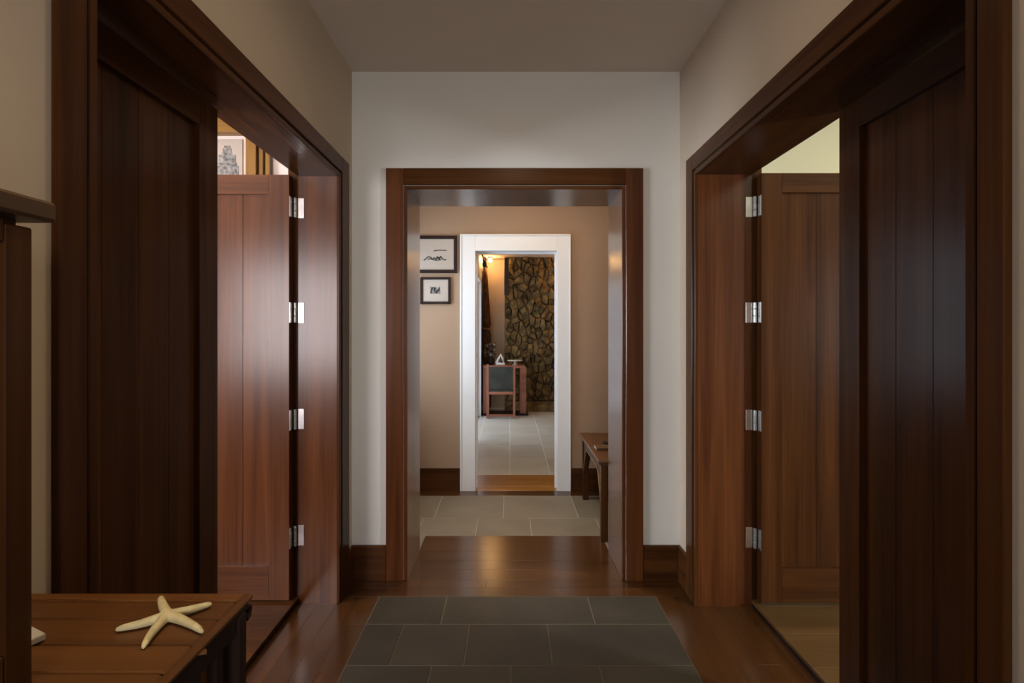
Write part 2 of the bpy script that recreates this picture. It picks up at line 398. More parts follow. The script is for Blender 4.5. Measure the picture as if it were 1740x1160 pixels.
lf = struct(box('floor_left_room', LX, LO, -.4, RYB, -.12, SF - .014, 'ebony'), 'floor of the room behind the reddish open door', 'floor')
planks_x(lf, LX, LO, -.4, RYB, 14, 'dark_x', SF)
rf = struct(box('floor_right_room', RO, RX, -.4, RYB, -.12, SF - .014, 'ebony'), 'tan lit wooden floor seen past the brown open door', 'floor')
planks_x(rf, RO, RX, -.4, RYB, 16, 'pale_floor_x', SF)

# ------------------------------------------------------------------ baseboards
def baseboard(name, segs, mat, label):
    root = empty(name); struct(root, label, 'baseboard')
    for (x0, x1, y0, y1) in segs:
        box('board', x0, x1, y0, y1, 0, .192, mat, root, .002)
        # cap lip
    return root
T = .016
baseboard('baseboard_back', [(LW + T, BX0 - .116, Y1 - T, Y1), (BX1 + .116, RW - T, Y1 - T, Y1)], 'dark_x', 'dark wooden baseboards either side of the wide opening')
baseboard('baseboard_left', [(LW, LW + T, 2.625, Y1), (LW, LW + T, -1.6, .905)], 'dark_y', 'dark wooden baseboard along the console table wall')
baseboard('baseboard_right', [(RW - T, RW, 2.58, Y1), (RW - T, RW, -1.6, .9)], 'dark_y', 'dark wooden baseboard along the wall opposite the console')
baseboard('baseboard_passage', [(PX0, IX0 - .116, Y3 - T, Y3), (IX1 + .11, PX1, Y3 - T, Y3)], 'dark_x', 'dark wooden baseboards either side of the white doorway')

# ------------------------------------------------------------------ door frames
def side_frame(name, sgn, wallx, outx, y0, y1, label, c0=.1, c1=.115, mat='dark'):
    root = empty(name); struct(root, label, 'door frame')
    face = wallx - sgn * .018      # casing face (towards the hall)
    e = .03
    # casing boards
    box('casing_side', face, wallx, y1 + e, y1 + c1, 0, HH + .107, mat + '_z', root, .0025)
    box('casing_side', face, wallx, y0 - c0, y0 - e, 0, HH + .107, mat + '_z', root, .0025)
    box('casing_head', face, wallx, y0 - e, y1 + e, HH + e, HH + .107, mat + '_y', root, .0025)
    # bead and jamb lining, a fine groove left between casing and bead
    bf = wallx - sgn * .013
    box('bead', bf, wallx, y1, y1 + .022, 0, HH + .022, 'dark_z', root, .002)
    box('bead', bf, wallx, y0 - .022, y0, 0, HH + .022, 'dark_z', root, .002)
    box('bead', bf, wallx, y0, y1, HH, HH + .022, 'dark_y', root, .002)
    box('jamb', wallx, outx, y1, y1 + J, 0, HH + J, 'mahog_z', root)
    box('jamb', wallx, outx, y0 - J, y0, 0, HH + J, 'mahog_z', root)
    box('jamb_head', wallx, outx, y0, y1, HH, HH + J, 'dark_y', root)
    # outer casing, room side
    of = outx + sgn * .018
    box('casing_side', outx, outx + sgn * .055, y1 + .008, y1 + .115, SF, HH + .1, mat + '_z', root, .0025)
    box('casing_side', outx, of, y0 - .1, y0 - .01, SF, HH + .1, mat + '_z', root, .0025)
    box('casing_head', outx, of, y0 - .01, y1 + .035, HH + .012, HH + .1, mat + '_y', root, .0025)
    return root
side_frame('trim_1', -1, LW, LO, LJ0, LJ1, 'dark wooden door frame nearest the console table', .093, .135)
side_frame('trim_2', 1, RW, RO, RJ0, RJ1, 'dark wooden door frame opposite the console table', .085, .115)
t3 = empty('trim_3'); struct(t3, 'wide dark wooden frame of the opening in the end wall', 'door frame')
F = Y1 - .018
e = .022
box('casing_side', BX0 - .115, BX0 - e, F, Y1, 0, HH + .112, 'mahog_z', t3, .0025)
box('casing_side', BX1 + e, BX1 + .115, F, Y1, 0, HH + .112, 'mahog_z', t3, .0025)
box('casing_head', BX0 - e, BX1 + e, F, Y1, HH + e, HH + .112, 'dark_x', t3, .0025)
box('bead', BX0 - .018, BX0, Y1 - .013, Y1, 0, HH + .018, 'mahog_z', t3, .002)
box('bead', BX1, BX1 + .018, Y1 - .013, Y1, 0, HH + .018, 'mahog_z', t3, .002)
box('bead', BX0, BX1, Y1 - .013, Y1, HH, HH + .018, 'dark_x', t3, .002)
M['jamb_gloss'] = wood('polished_mahogany', (.07, .035, .02), (.14, .075, .045), 'z', rough=.26, across=15, bump=.03, coat=.1, vary=.05)
box('jamb', BX0 - J, BX0, Y1, Y2, 0, HH + J, 'jamb_gloss', t3)
box('jamb', BX1, BX1 + J, Y1, Y2, 0, HH + J, 'jamb_gloss', t3)
box('jamb_head', BX0, BX1, Y1, Y2, HH, HH + J, 'jamb_gloss', t3)
t4 = empty('trim_4'); struct(t4, 'white painted door frame leading to the far room', 'door frame')
F = Y3 - .02
box('casing_side', IX0 - .115, IX0, F, Y3, 0, IH + .125, 'white_paint', t4, .003)
box('casing_side', IX1, IX1 + .1, F, Y3, 0, IH + .125, 'white_paint', t4, .003)
box('casing_head', IX0, IX1, F, Y3, IH, IH + .125, 'white_paint', t4, .003)
box('back_band', IX0 - .130, IX0 - .115, F - .006, Y3, 0, IH + .14, 'white_paint', t4, .003)
box('back_band', IX1 + .1, IX1 + .115, F - .006, Y3, 0, IH + .14, 'white_paint', t4, .003)
box('back_band', IX0 - .115, IX1 + .1, F - .006, Y3, IH + .125, IH + .14, 'white_paint', t4, .003)
box('jamb', IX0 - J, IX0, Y3, Y4, 0, IH + J, 'white_paint', t4)
box('jamb', IX1, IX1 + J, Y3, Y4, 0, IH + J, 'white_paint', t4)
box('jamb_head', IX0, IX1, Y3, Y4, IH, IH + J, 'white_paint', t4)
box('door_stop', IX0, IX0 + .012, 4.31, 4.35, 0, IH - .012, 'white_paint', t4, .002)
box('door_stop', IX1 - .012, IX1, 4.31, 4.35, 0, IH - .012, 'white_paint', t4, .002)
box('door_stop', IX0, IX1, 4.31, 4.35, IH - .012, IH, 'white_paint', t4, .002)

# ------------------------------------------------------------------ door leaves
def leaf(n, ox, oy, dx, dy, nx, ny, width, label, matset, z0=.042, z1=2.115, boards=4):
    """leaf from hinge point (ox,oy) along (dx,dy); (nx,ny) points from the hinge-side face to the face seen from the hall; 45 mm thick"""
    root = empty('door_%d' % n); struct(root, label, 'door')
    th = .045
    def b(nm, u0, u1, t0, t1, za, zb, m, bev=.002, par=root):
        p = (ox + dx * u0 + nx * t0, oy + dy * u0 + ny * t0); q = (ox + dx * u1 + nx * t1, oy + dy * u1 + ny * t1)
        return box(nm, p[0], q[0], p[1], q[1], za, zb, m, par, bev)
    hx = 'x' if abs(dx) > .5 else 'y'
    st, tr, br = .1, .093, .165
    b('stile', 0, st, 0, th, z0, z1, matset + '_z', .0008); b('stile', width - st, width, 0, th, z0, z1, matset + '_z', .0008)
    b('top_rail', st, width - st, 0, th, z1 - tr, z1, matset + '_' + hx, .0008); b('bottom_rail', st, width - st, 0, th, z0, z0 + br, matset + '_' + hx, .0008)
    bw = (width - 2 * st) / boards
    for i in range(boards):
        b('panel_board', st + i * bw + .0006, st + (i + 1) * bw - .0006, .016, th - .017, z0 + br, z1 - tr, matset + '_z', .0006)
    # lever handle near the free edge, both faces
    h = empty('lever_handle'); h.parent = root
    hz = z0 + .95
    for t0, t1, t2 in ((0, -.006, -.04),):
        b('rose', width - .075, width - .035, t0, t1, hz - .07, hz + .07, 'steel', .001, h)
        b('lever', width - .165, width - .045, t1 + (t2 - t1) * .7, t2, hz - .009, hz + .009, 'steel', .003, h)
        b('spindle', width - .064, width - .046, t1, t2, hz - .009, hz + .009, 'steel', .002, h)
    return root
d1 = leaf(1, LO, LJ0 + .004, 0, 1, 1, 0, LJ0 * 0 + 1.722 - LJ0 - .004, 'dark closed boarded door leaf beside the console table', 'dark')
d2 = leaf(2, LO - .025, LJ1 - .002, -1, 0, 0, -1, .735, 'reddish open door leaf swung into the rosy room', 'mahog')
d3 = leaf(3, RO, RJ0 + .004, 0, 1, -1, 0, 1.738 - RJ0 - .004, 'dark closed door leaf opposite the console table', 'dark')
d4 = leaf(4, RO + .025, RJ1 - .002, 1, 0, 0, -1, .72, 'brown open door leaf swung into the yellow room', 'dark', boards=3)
HZ = (1.962, 1.444, .917, .34)
for root, s, ox, oy in ((d2, -1, LO, LJ1), (d4, 1, RO, RJ1)):
    for z in HZ:
        hg = empty('hinge'); hg.parent = root
        box('hinge_plate', ox - s * .030, ox + s * .002, oy - .004, oy, z - .05, z + .05, 'steel', hg, .001)
        bm = bmesh.new()
        for i in range(3):
            add_lathe(bm, [(.0075, 0), (.0085, .002), (.0085, .031), (.0075, .033)], 12, (ox + s * .010, oy - .012, z - .05 + i * .0335))
        link('knuckle', bm, 'steel', hg)
        box('edge_plate', ox + s * .021, ox + s * .0248, oy - .046, oy - .008, z - .05, z + .05, 'steel', hg, .001)
for root, s, ox, oy in ((d1, -1, LO, LJ0), (d3, 1, RO, RJ0)):
    for z in HZ:
        hg = empty('hinge'); hg.parent = root
        bm = bmesh.new()
        for i in range(3):
            add_lathe(bm, [(.0075, 0), (.0085, .002), (.0085, .031), (.0075, .033)], 12, (ox + s * .010, oy, z - .05 + i * .0335))
        link('knuckle', bm, 'steel', hg)

# ================================================================== THINGS
# ------------------------------------------------------------------ console table (local origin at floor, near the wall end)
TX0, TX1, TY0, TY1, TZ = LW + .006, -.440, -.35, .86, .904
ct = empty('console_table', (TX0, TY0, 0)); tag(ct, 'old wooden console table with boarded top, under the starfish', 'table')
W_, L_ = TX1 - TX0, TY1 - TY0
tp = empty('table_top'); tp.parent = ct
box('edge_strip', W_ - .016, W_, 0, L_, TZ - .010, TZ, 'table_y', tp, .003)
box('edge_strip', 0, .016, 0, L_, TZ - .010, TZ, 'table_y', tp, .003)
box('end_strip', .016, W_ - .016, L_ - .024, L_, TZ - .010, TZ, 'table_x', tp, .003)
box('end_strip', .016, W_ - .016, 0, .024, TZ - .010, TZ, 'table_x', tp, .003)
ys = [L_ - .024, .784 - TY0, .719 - TY0, .660 - TY0]
while ys[-1] > .09: ys.append(ys[-1] - .062)
ys[-1] = .024
for a, b in zip(ys, ys[1:]):
    box('top_board', .0165, W_ - .0165, b + .0006, a - .0006, TZ - .010, TZ - .001 + random.uniform(-.0008, .0004), 'table_x', tp, .0028)
for yy, ln in ((.712, .010),):     # worn splinters along the edge
    bm = bmesh.new(); add_prism(bm, [(W_ - .004, yy - TY0), (W_ + .007, yy - TY0 + .003), (W_ + .004, yy - TY0 + ln * .8), (W_ - .004, yy - TY0 + ln)], 'z', TZ - .012, TZ - .008)
    link('splinter', bm, 'table_y', tp)
box('under_frame', .004, W_ - .006, .004, L_ - .006, TZ - .024, TZ - .010, 'ebony', tp, .002)
ix = W_ - .006
for (lx, ly) in ((ix - .03, L_ - .035), (ix - .03, .012), (.004, L_ - .035), (.004, .012)):
    box('leg', lx, lx + .03, ly, ly + .025, 0, TZ - .024, 'ebony', ct, .003)
box('apron', ix - .024, ix - .004, .037, L_ - .035, TZ - .052, TZ - .024, 'ebony', ct, .002)
box('apron', .008, .028, .037, L_ - .035, TZ - .052, TZ - .024, 'ebony', ct, .002)
box('end_apron', .034, ix - .03, L_ - .030, L_ - .014, TZ - .075, TZ - .024, 'ebony', ct, .002)
box('end_apron', .034, ix - .03, .016, .032, TZ - .075, TZ - .024, 'ebony', ct, .002)
yy = L_ - .035 - .034 - .02
while yy > .08:
    box('slat', ix - .022, ix - .006, yy, yy + .02, .16, TZ - .052, 'ebony', ct, .002); yy -= .056
box('stretcher', ix - .024, ix - .004, .037, L_ - .035, .13, .16, 'ebony', ct, .002)
box('shelf', .034, ix - .03, .04, L_ - .04, .10, .125, 'old_y', ct, .003)
# scroll bracket at the far corner
pts = []
for k in range(14):
    a = R(90 - k * 22); r = .013 - k * .0006
    pts.append((ix - .012, L_ - .004 + .012 + r * math.cos(a) * .9, TZ - .040 + r * math.sin(a)))
tube('scroll', [(ix - .012, L_ - .02, TZ - .026)] + pts, .006, 'ebony', ct, 8)
# ------------------------------------------------------------------ hutch cabinet on the console
HX, HY1, HY0 = -.605, .635, -.1
HZ0, HZ1 = TZ + .001, 1.500
hu = empty('hutch_cabinet', ((LW + HX) / 2, (HY0 + HY1) / 2, HZ0)); tag(hu, 'dark wooden hutch cabinet standing on the console table', 'cabinet')
ox_, oy_, oz_ = hu.location
def hb(nm, x0, x1, y0, y1, z0, z1, m, par=None, bev=.002):
    return box(nm, x0 - ox_, x1 - ox_, y0 - oy_, y1 - oy_, z0 - oz_, z1 - oz_, m, par or hu, bev)
hb('side_panel', LW + .012, HX - .02, HY1 - .02, HY1, HZ0, HZ1, 'dark_z'); hb('side_panel', LW + .012, HX - .02, HY0, HY0 + .02, HZ0, HZ1, 'dark_z')
hb('back_panel', LW + .004, LW + .012, HY0, HY1, HZ0, HZ1, 'dark_z')
hb('top_panel', LW + .012, HX - .02, HY0 + .02, HY1 - .02, HZ1 - .02, HZ1, 'dark_y'); hb('bottom_panel', LW + .012, HX - .02, HY0 + .02, HY1 - .02, HZ0, HZ0 + .02, 'dark_y')
hb('cornice', LW + .004, HX + .016, HY0 - .02, HY1 + .018, HZ1 - .006, HZ1 + .020, 'old_y', None, .004)
ym = (HY0 + HY1) / 2
for y0, y1 in ((ym + .001, HY1), (HY0, ym - .001)):
    dr = empty('cabinet_door'); dr.parent = hu
    st = .036
    hb('stile', HX - .02, HX, y1 - st, y1, HZ0, HZ1 - .016, 'dark_z', dr); hb('stile', HX - .02, HX, y0, y0 + st, HZ0, HZ1 - .012, 'dark_z', dr)
    hb('rail', HX - .02, HX, y0 + st, y1 - st, HZ1 - .04, HZ1 - .012, 'dark_y', dr); hb('rail', HX - .02, HX, y0 + st, y1 - st, HZ0, HZ0 + .06, 'dark_y', dr)
    hb('panel', HX - .016, HX - .009, y0 + st, y1 - st, HZ0 + .06, HZ1 - .04, 'dark_z', dr, .001)
    yk = y0 + .018 if y0 > ym else y1 - .018
    lathe('knob', [(.004, 0), (.004, .012), (.010, .016), (.010, .024), (.005, .028)], 'black', dr, 12, (0, 0, 0)).matrix_basis = Matrix.Translation((HX - ox_, yk - oy_, .28)) @ Matrix.Rotation(R(90), 4, 'Y')
# ------------------------------------------------------------------ starfish
TIPS = [(-.589, .748), (-.4865, .817), (-.456, .7425), (-.517, .7055), (-.569, .8155)]
C0 = Vector((-.5325, .779, 0))
sf = bmesh.new()
for i, (tx, ty) in enumerate(TIPS):
    v = Vector((tx, ty, 0)) - C0; n = 9
    side = Vector((-v.y, v.x, 0)).normalized()
    bend = (.004, -.003, .003, -.003, .002)[i]
    pts, rr = [], []
    for k in range(n + 1):
        t = k / n
        p = v * t + side * bend * math.sin(t * math.pi)
        r = .0042 * (1 - t) ** .8 + .0040 if t < .999 else .0028
        lift = (.0, .002, .0, .0, .012)[i] * math.sin(t * math.pi * .5) * (1 if i == 4 else .6)
        pts.append((p.x, p.y, r * .78 + lift)); rr.append(r)
    add_tube(sf, pts, rr, 10)
t = bmesh.new(); bmesh.ops.create_icosphere(t, subdivisions=2, radius=.0105)
for v in t.verts: v.co.z = v.co.z * .72 + .0072
me = bpy.data.meshes.new('t'); t.to_mesh(me); t.free(); sf.from_mesh(me); bpy.data.meshes.remove(me)
so = link('starfish', sf, 'star'); so.location = (C0.x, C0.y, TZ + .001)
md = so.modifiers.new('r', 'REMESH'); md.mode = 'VOXEL'; md.voxel_size = .0014; md.use_smooth_shade = True
md = so.modifiers.new('s', 'SMOOTH'); md.factor = .5; md.iterations = 6
tag(so, 'dried cream starfish lying on the console table', 'starfish')
# ------------------------------------------------------------------ white card beside the hutch
bm = bmesh.new(); add_box(bm, -.035, .035, -.035, .035, 0, .010, .0015)
cardo = link('card_box', bm, 'card'); cardo.location = (-.7216, .712, TZ + .0005); cardo.rotation_euler = (0, 0, R(64.5))
tag(cardo, 'small flat white box half hidden behind the hutch', 'box')

# ------------------------------------------------------------------ passage bench
BXA, BXB, BYA, BYB, BZ = .565, .965, 3.19, 4.07, .526
bn = empty('passage_bench', (BXA, BYA, 0)); tag(bn, 'low brown wooden bench with curved aprons in the passage', 'bench')
bw_, bl_ = BXB - BXA, BYB - BYA
box('seat_top', 0, bw_, 0, bl_, BZ - .022, BZ, 'table_y', bn, .005)
box('moulding', .010, bw_ - .010, .010, bl_ - .010, BZ - .036, BZ - .022, 'pale_floor_y', bn, .004)  # pale colour paints in the highlight along the seat edge
for lx in (.022, bw_ - .067):
    for ly in (.022, bl_ - .067):
        box('leg', lx, lx + .045, ly, ly + .045, .001, BZ - .036, 'dark_z', bn, .004)
def apron_poly(a, b, top, n=16):
    lo = []
    for k in range(n + 1):
        t = k / n; u = abs(2 * t - 1)
        lo.append((a + (b - a) * t, top - .055 - .20 * max(0, (u - .55) / .45) ** 2.2))
    return [(a, top)] + lo + [(b, top)]
for lx in (.030, bw_ - .050):
    prism('apron', apron_poly(.067, bl_ - .067, BZ - .036), 'x', lx, lx + .018, 'old_y', bn)
for ly in (.030, bl_ - .050):
    prism('end_apron', apron_poly(.067, bw_ - .067, BZ - .036), 'y', ly, ly + .018, 'old_x', bn)
# carved bead on each long apron's curve, gold colour standing in for a highlight
for lx in (.029, bw_ - .031):
    tube('carved_bead', [(lx, p[0], p[1]) for p in apron_poly(.067, bl_ - .067, BZ - .036)[1:-1]], .006, 'gold_y', bn, 8)
bk = empty('book', (.60, 3.46, BZ + .0005)); tag(bk, 'tan closed book on the passage bench', 'book')
box('cover', 0, .15, 0, .11, 0, .003, 'pale_floor_x', bk, .001); box('cover', 0, .15, 0, .11, .015, .018, 'pale_floor_x', bk, .001)
box('page_block', .003, .147, .003, .110, .003, .015, 'card', bk); box('spine', 0, .15, -.003, 0.0, 0, .018, 'pale_floor_x', bk, .001)
dish = lathe('dish', [(.012, 0), (.016, .004), (.03, .018), (.032, .022), (.028, .020), (.01, .007)], 'black', None, 20); dish.location = (.70, 3.63, BZ + .001)
tag(dish, 'small dark dish behind the tan book on the bench', 'dish')

# ------------------------------------------------------------------ framed prints
def picture(x0, x1, z0, z1, label, fw=.027):
    r = empty('framed_print', ((x0 + x1) / 2, Y3 - .001, z0)); tag(r, label, 'picture', 'framed prints on the passage wall')
    w2, h = (x1 - x0) / 2, z1 - z0
    box('frame_side', -w2, -w2 + fw, -.022, 0, 0, h, 'ebony', r, .002); box('frame_side', w2 - fw, w2, -.022, 0, 0, h, 'ebony', r, .002)
    box('frame_rail', -w2 + fw, w2 - fw, -.022, 0, h - fw, h, 'ebony', r, .002); box('frame_rail', -w2 + fw, w2 - fw, -.022, 0, 0, fw, 'ebony', r, .002)
    pp = box('print', -w2 + fw, w2 - fw, -.010, -.002, fw, h - fw, 'paper', r)
    return r, pp
def px(x, y, d=Y3): return ((x - 866) * d / FPX, EYE + (562 - y) * d / FPX)
xa, zt = px(706, 401); xb, zb = px(777, 464)
p1, pp1 = picture(xa, xb, zb, zt, 'larger framed ink print of a skyline, above the smaller one')
cx = (xa + xb) / 2
def stroke(par, cx, z0, pts, r=.0035, mat='black_ink'):
    bm = bmesh.new()
    for (a, b), (c, d) in zip(pts, pts[1:]):
        ln = math.hypot(c - a, d - b) or 1e-6; nx_, nz_ = -(d - b) / ln * r, (c - a) / ln * r
        add_prism(bm, [(a + nx_, b + nz_), (c + nx_, d + nz_), (c - nx_, d - nz_), (a - nx_, b - nz_)], 'y', -.0112, -.0100)
    return link('ink_stroke', bm, mat, par)
def PL(x, y): a, b = px(x, y); return (a - cx, b - zb)
stroke(pp1, 0, 0, [PL(737, 426.5), PL(746, 425.3), PL(759, 425.6)], .004)
stroke(pp1, 0, 0, [PL(720.5, 442.5), PL(725, 439), PL(728, 436.5), PL(732, 437), PL(735, 441.5), PL(738, 438), PL(741, 441), PL(744, 436), PL(747, 441), PL(749, 435.5), PL(752, 440), PL(756, 442), PL(758.5, 441)], .005)
stroke(pp1, 0, 0, [PL(727, 441), PL(733, 439.5), PL(740, 442.5), PL(750, 441.5)], .004)
stroke(pp1, 0, 0, [PL(741, 438), PL(745, 439), PL(748, 437)], .004)
xa, zt = px(714.6, 471); xb, zb = px(766, 516.5)
p2, pp2 = picture(xa, xb, zb, zt, 'smaller framed print with a square dark motif, below the larger one', .020)
cx = (xa + xb) / 2
a0, b0 = PL(731.5, 499); a1, b1 = PL(748.5, 487)
box('printed_motif', a0, a1, -.0112, -.010, b0, b1, 'ink', pp2)
stroke(pp2, 0, 0, [PL(732, 498), PL(735, 489), PL(739, 489), PL(738, 496)], .004)
stroke(pp2, 0, 0, [PL(741, 488), PL(741, 497), PL(746, 493), PL(747.5, 488.5)], .004)

# ------------------------------------------------------------------ stone chimney in the far room (individual stones)
CHX0, CHX1, CHY = -.085, 1.75, 8.50
ch = struct(box('wall_chimney', CHX0 + .02, CHX1 - .02, CHY + .02, FYB, 0, FC, 'mortar'), 'rough brown rubble stone chimney wall in the far room', 'wall')
def clip(poly, p, n):
    out = []
    for i in range(len(poly)):
        a, b = poly[i], poly[(i + 1) % len(poly)]
        da, db = (a[0] - p[0]) * n[0] + (a[1] - p[1]) * n[1], (b[0] - p[0]) * n[0] + (b[1] - p[1]) * n[1]
        if da <= 0: out.append(a)
        if (da < 0 < db) or (db < 0 < da):
            t = da / (da - db); out.append((a[0] + (b[0] - a[0]) * t, a[1] + (b[1] - a[1]) * t))
    return out
rng = random.Random(5)
seeds = []
KX = 1.45                       # stones are taller than wide
tries = 0
while len(seeds) < 290 and tries < 20000:
    tries += 1
    c_ = (rng.uniform(CHX0, CHX1) * KX, rng.uniform(.17, FC))
    lim = .075 + .06 * rng.random()
    if all(math.hypot(c_[0] - q[0], c_[1] - q[1]) > lim for q in seeds): seeds.append(c_)
for s in seeds:
    poly = [(CHX0 * KX, .17), (CHX1 * KX, .17), (CHX1 * KX, FC), (CHX0 * KX, FC)]
    for q in seeds:
        if q is s or abs(q[0] - s[0]) + abs(q[1] - s[1]) > 1.0: continue
        d = (q[0] - s[0], q[1] - s[1]); ln = math.hypot(*d)
        poly = clip(poly, ((q[0] + s[0]) / 2 - d[0] / ln * .002, (q[1] + s[1]) / 2 - d[1] / ln * .002), d)
        if len(poly) < 3: break
    if len(poly) < 3: continue
    poly = [(p[0] / KX, p[1]) for p in poly]
    cx_ = sum(p[0] for p in poly) / len(poly); cz_ = sum(p[1] for p in poly) / len(poly)
    dep = rng.uniform(.0, .08)
    bm = bmesh.new()
    sx_, sz_ = rng.uniform(-.3, .3), rng.uniform(-.3, .3)
    def ring(sc, yb):
        return [bm.verts.new((cx_ + (p[0] - cx_) * sc, yb + (p[0] - cx_) * sx_ * (sc < 1) + (p[1] - cz_) * sz_ * (sc < 1) + (rng.uniform(-.012, .012) if sc < 1 else 0), cz_ + (p[1] - cz_) * sc)) for p in poly]
    r0, r1, r2 = ring(1, CHY + .03), ring(1.0, CHY - dep + .012), ring(.72, CHY - dep - .010)
    n = len(poly)
    for A_, B_ in ((r0, r1), (r1, r2)):
        for i in range(n): bm.faces.new((A_[i], A_[(i + 1) % n], B_[(i + 1) % n], B_[i]))
    c = bm.verts.new((cx_ + rng.uniform(-.02, .02), CHY - dep - rng.uniform(.012, .03), cz_ + rng.uniform(-.02, .02)))
    for i in range(n): bm.faces.new((r2[i], r2[(i + 1) % n], c))
    link('stone', bm, 'rubble', ch)
box('hearth_slab', CHX0, CHX1, CHY - .12, CHY + .03, 0, .165, 'rubble', ch, .012)
box('corner_strip', CHX0 - .004, CHX0 + .07, CHY - .14, CHY - .105, 1.95, FC - .02, 'black', ch, .004)

# ------------------------------------------------------------------ far console table, chair and what stands on it
ft = empty('side_table', (-.07, 8.03, 0)); tag(ft, 'reddish wooden side table with one broad rounded end, before the stone chimney', 'table')
tw0, tw1, tz = -.36, .335, .80
def rounded(x0, x1, z0, z1, r, th):
    """waterfall outline: top and one end joined by a rounded corner"""
    o = [(x0, z1 - th), (x0, z1)]
    for k in range(7): a = R(90 - 15 * k); o.append((x1 - r + r * math.cos(a), z1 - r + r * math.sin(a)))
    o += [(x1, z0), (x1 - th * 1.7, z0)]
    for k in range(5): a = R(22.5 * k); o.append((x1 - th * 1.7 - .02 + .02 * math.cos(a), z1 - th - .02 + .02 * math.sin(a)))
    return o
prism('top_and_end', rounded(tw0, tw1, .03, tz, .05, .045), 'y', 0, .30, 'red_x', ft)
box('leg', tw0, tw0 + .06, 0, .06, .03, tz - .045, 'red_z', ft, .003); box('leg', tw0, tw0 + .06, .24, .30, .03, tz - .045, 'red_z', ft, .003)
box('end_panel', .235, .285, .02, .28, .03, tz - .045, 'red_z', ft, .003)
box('base', tw0 - .03, tw1 + .03, -.03, .30, .001, .03, 'ebony', ft, .004)
ch2 = empty('dining_chair', (-.135, 7.72, 0)); tag(ch2, 'red framed chair with dark green upholstered back, before the side table', 'chair')
hw = .205
for s in (-1, 1):
    bm = bmesh.new(); add_prism(bm, [(0, .001), (.034, .001), (.034, .42), (.0, .84), (-.03, .84), (0, .42)], 'x', s * hw - .018, s * hw + .018); link('leg', bm, 'red_z', ch2)
    box('leg', s * hw - .016, s * hw + .016, -.40 + .40, -.40 + .40, 0, 0, 'red_z', ch2) if False else None
    box('leg', s * hw - .018, s * hw + .018, .20, .236, .001, .40, 'red_z', ch2, .002)
    box('side_rail', s * hw - .012, s * hw + .012, .03, .20, .36, .40, 'red_y', ch2, .002)
    box('side_stretcher', s * hw - .010, s * hw + .010, .03, .20, .05, .075, 'red_y', ch2, .002)
box('seat', -hw + .02, hw - .02, .004, .238, .40, .445, 'green_cloth', ch2, .012)
box('back_rail', -hw + .018, hw - .018, .002, .030, .37, .415, 'red_x', ch2, .003)
box('stretcher', -hw + .018, hw - .018, .004, .028, .03, .065, 'red_x', ch2, .003)
bm = bmesh.new(); add_prism(bm, [(.004, .45), (.030, .45), (-.004, .80), (-.032, .80)], 'x', -hw + .02, hw - .02); link('backrest', bm, 'green_cloth', ch2)
# cake stand
cs = empty('cake_stand', (.085, 8.15, tz)); tag(cs, 'white footed cake stand on the side table', 'cake stand')
lathe('foot', [(.045, .001), (.045, .006), (.018, .016), (.014, .05), (.02, .062)], 'white', cs, 20)
lathe('plate', [(.03, .060), (.125, .068), (.13, .078), (.122, .076), (.02, .070)], 'white', cs, 28)
# looped ornament
orn = empty('ornament', (-.145, 8.14, tz)); tag(orn, 'white triangular loop ornament beside the cake stand', 'ornament')
tube('loop', [(-.075, 0, .03), (-.03, 0, .11), (.0, 0, .165), (.03, 0, .11), (.055, 0, .03), (0, 0, .02), (-.075, 0, .03)], .02, 'white', orn, 10)
box('base', -.085, .07, -.03, .03, .001, .022, 'white', orn, .005)
# dried flowers in a dark vase
fl = empty('flower_vase', (-.30, 8.19, tz)); tag(fl, 'dark vase of dried flowers at the window end of the side table', 'vase')
lathe('vase', [(.03, .001), (.05, .03), (.055, .08), (.03, .13), (.035, .15), (.03, .148)], 'ebony', fl, 18)
rng = random.Random(11)
for k in range(60):
    a = rng.uniform(0, 6.28); rr_ = rng.uniform(.02, .17); hh = rng.uniform(.13, .34)
    x_, y_ = rr_ * math.cos(a), rr_ * .6 * math.sin(a)
    x_ = min(max(x_, -.10), .055)
    tube('stem', [(0, 0, .12), (x_ * .5, y_ * .5, .12 + (hh - .12) * .6), (x_, y_, hh)], .0025, 'stem', fl, 5)
    bm = bmesh.new(); bmesh.ops.create_icosphere(bm, subdivisions=1, radius=rng.uniform(.016, .030))
    for v in bm.verts: v.co *= rng.uniform(.75, 1.25); v.co += Vector((x_, y_, hh))
    link('flower_head', bm, 'dry', fl)
# curtain with rod and finial
cu = empty('curtain', (FX0, 8.47, 0)); tag(cu, 'dark brown printed curtain tied back beside the glazed door', 'curtain')
bm = bmesh.new()
zs_ = [2.42, 2.3, 2.1, 1.9, 1.7, 1.55, 1.45, 1.38, 1.3, 1.2, 1.05, .85, .6, .3, .05]
grid = []
for z in zs_:
    bulge = .05 + .075 * max(0, min(1, (2.45 - z) / 1.0)) if z > 1.42 else (.085 if z > 1.34 else .125)
    row = []
    for k in range(25):
        t_ = k / 24
        row.append(bm.verts.new((.02 + bulge * (.45 + .45 * math.sin(t_ * 34 + z * .6)) + .02 * math.sin(t_ * 3.14), -.08 + t_ * .34, z)))
    grid.append(row)
for a, b in zip(grid, grid[1:]):
    for k in range(24): bm.faces.new((a[k], a[k + 1], b[k + 1], b[k]))
co = link('drape', bm, 'curtain', cu, True); sm = co.modifiers.new('t', 'SOLIDIFY'); sm.thickness = .004
tube('tie_band', [(.01, -.07, 1.40), (.13, -.06, 1.38), (.145, .1, 1.37), (.13, .25, 1.38), (.01, .26, 1.40)], .014, 'gold_y', cu, 8)
tube('rod', [(.075, -2.3, 2.46), (.075, .26, 2.46)], .013, 'black', cu, 10)
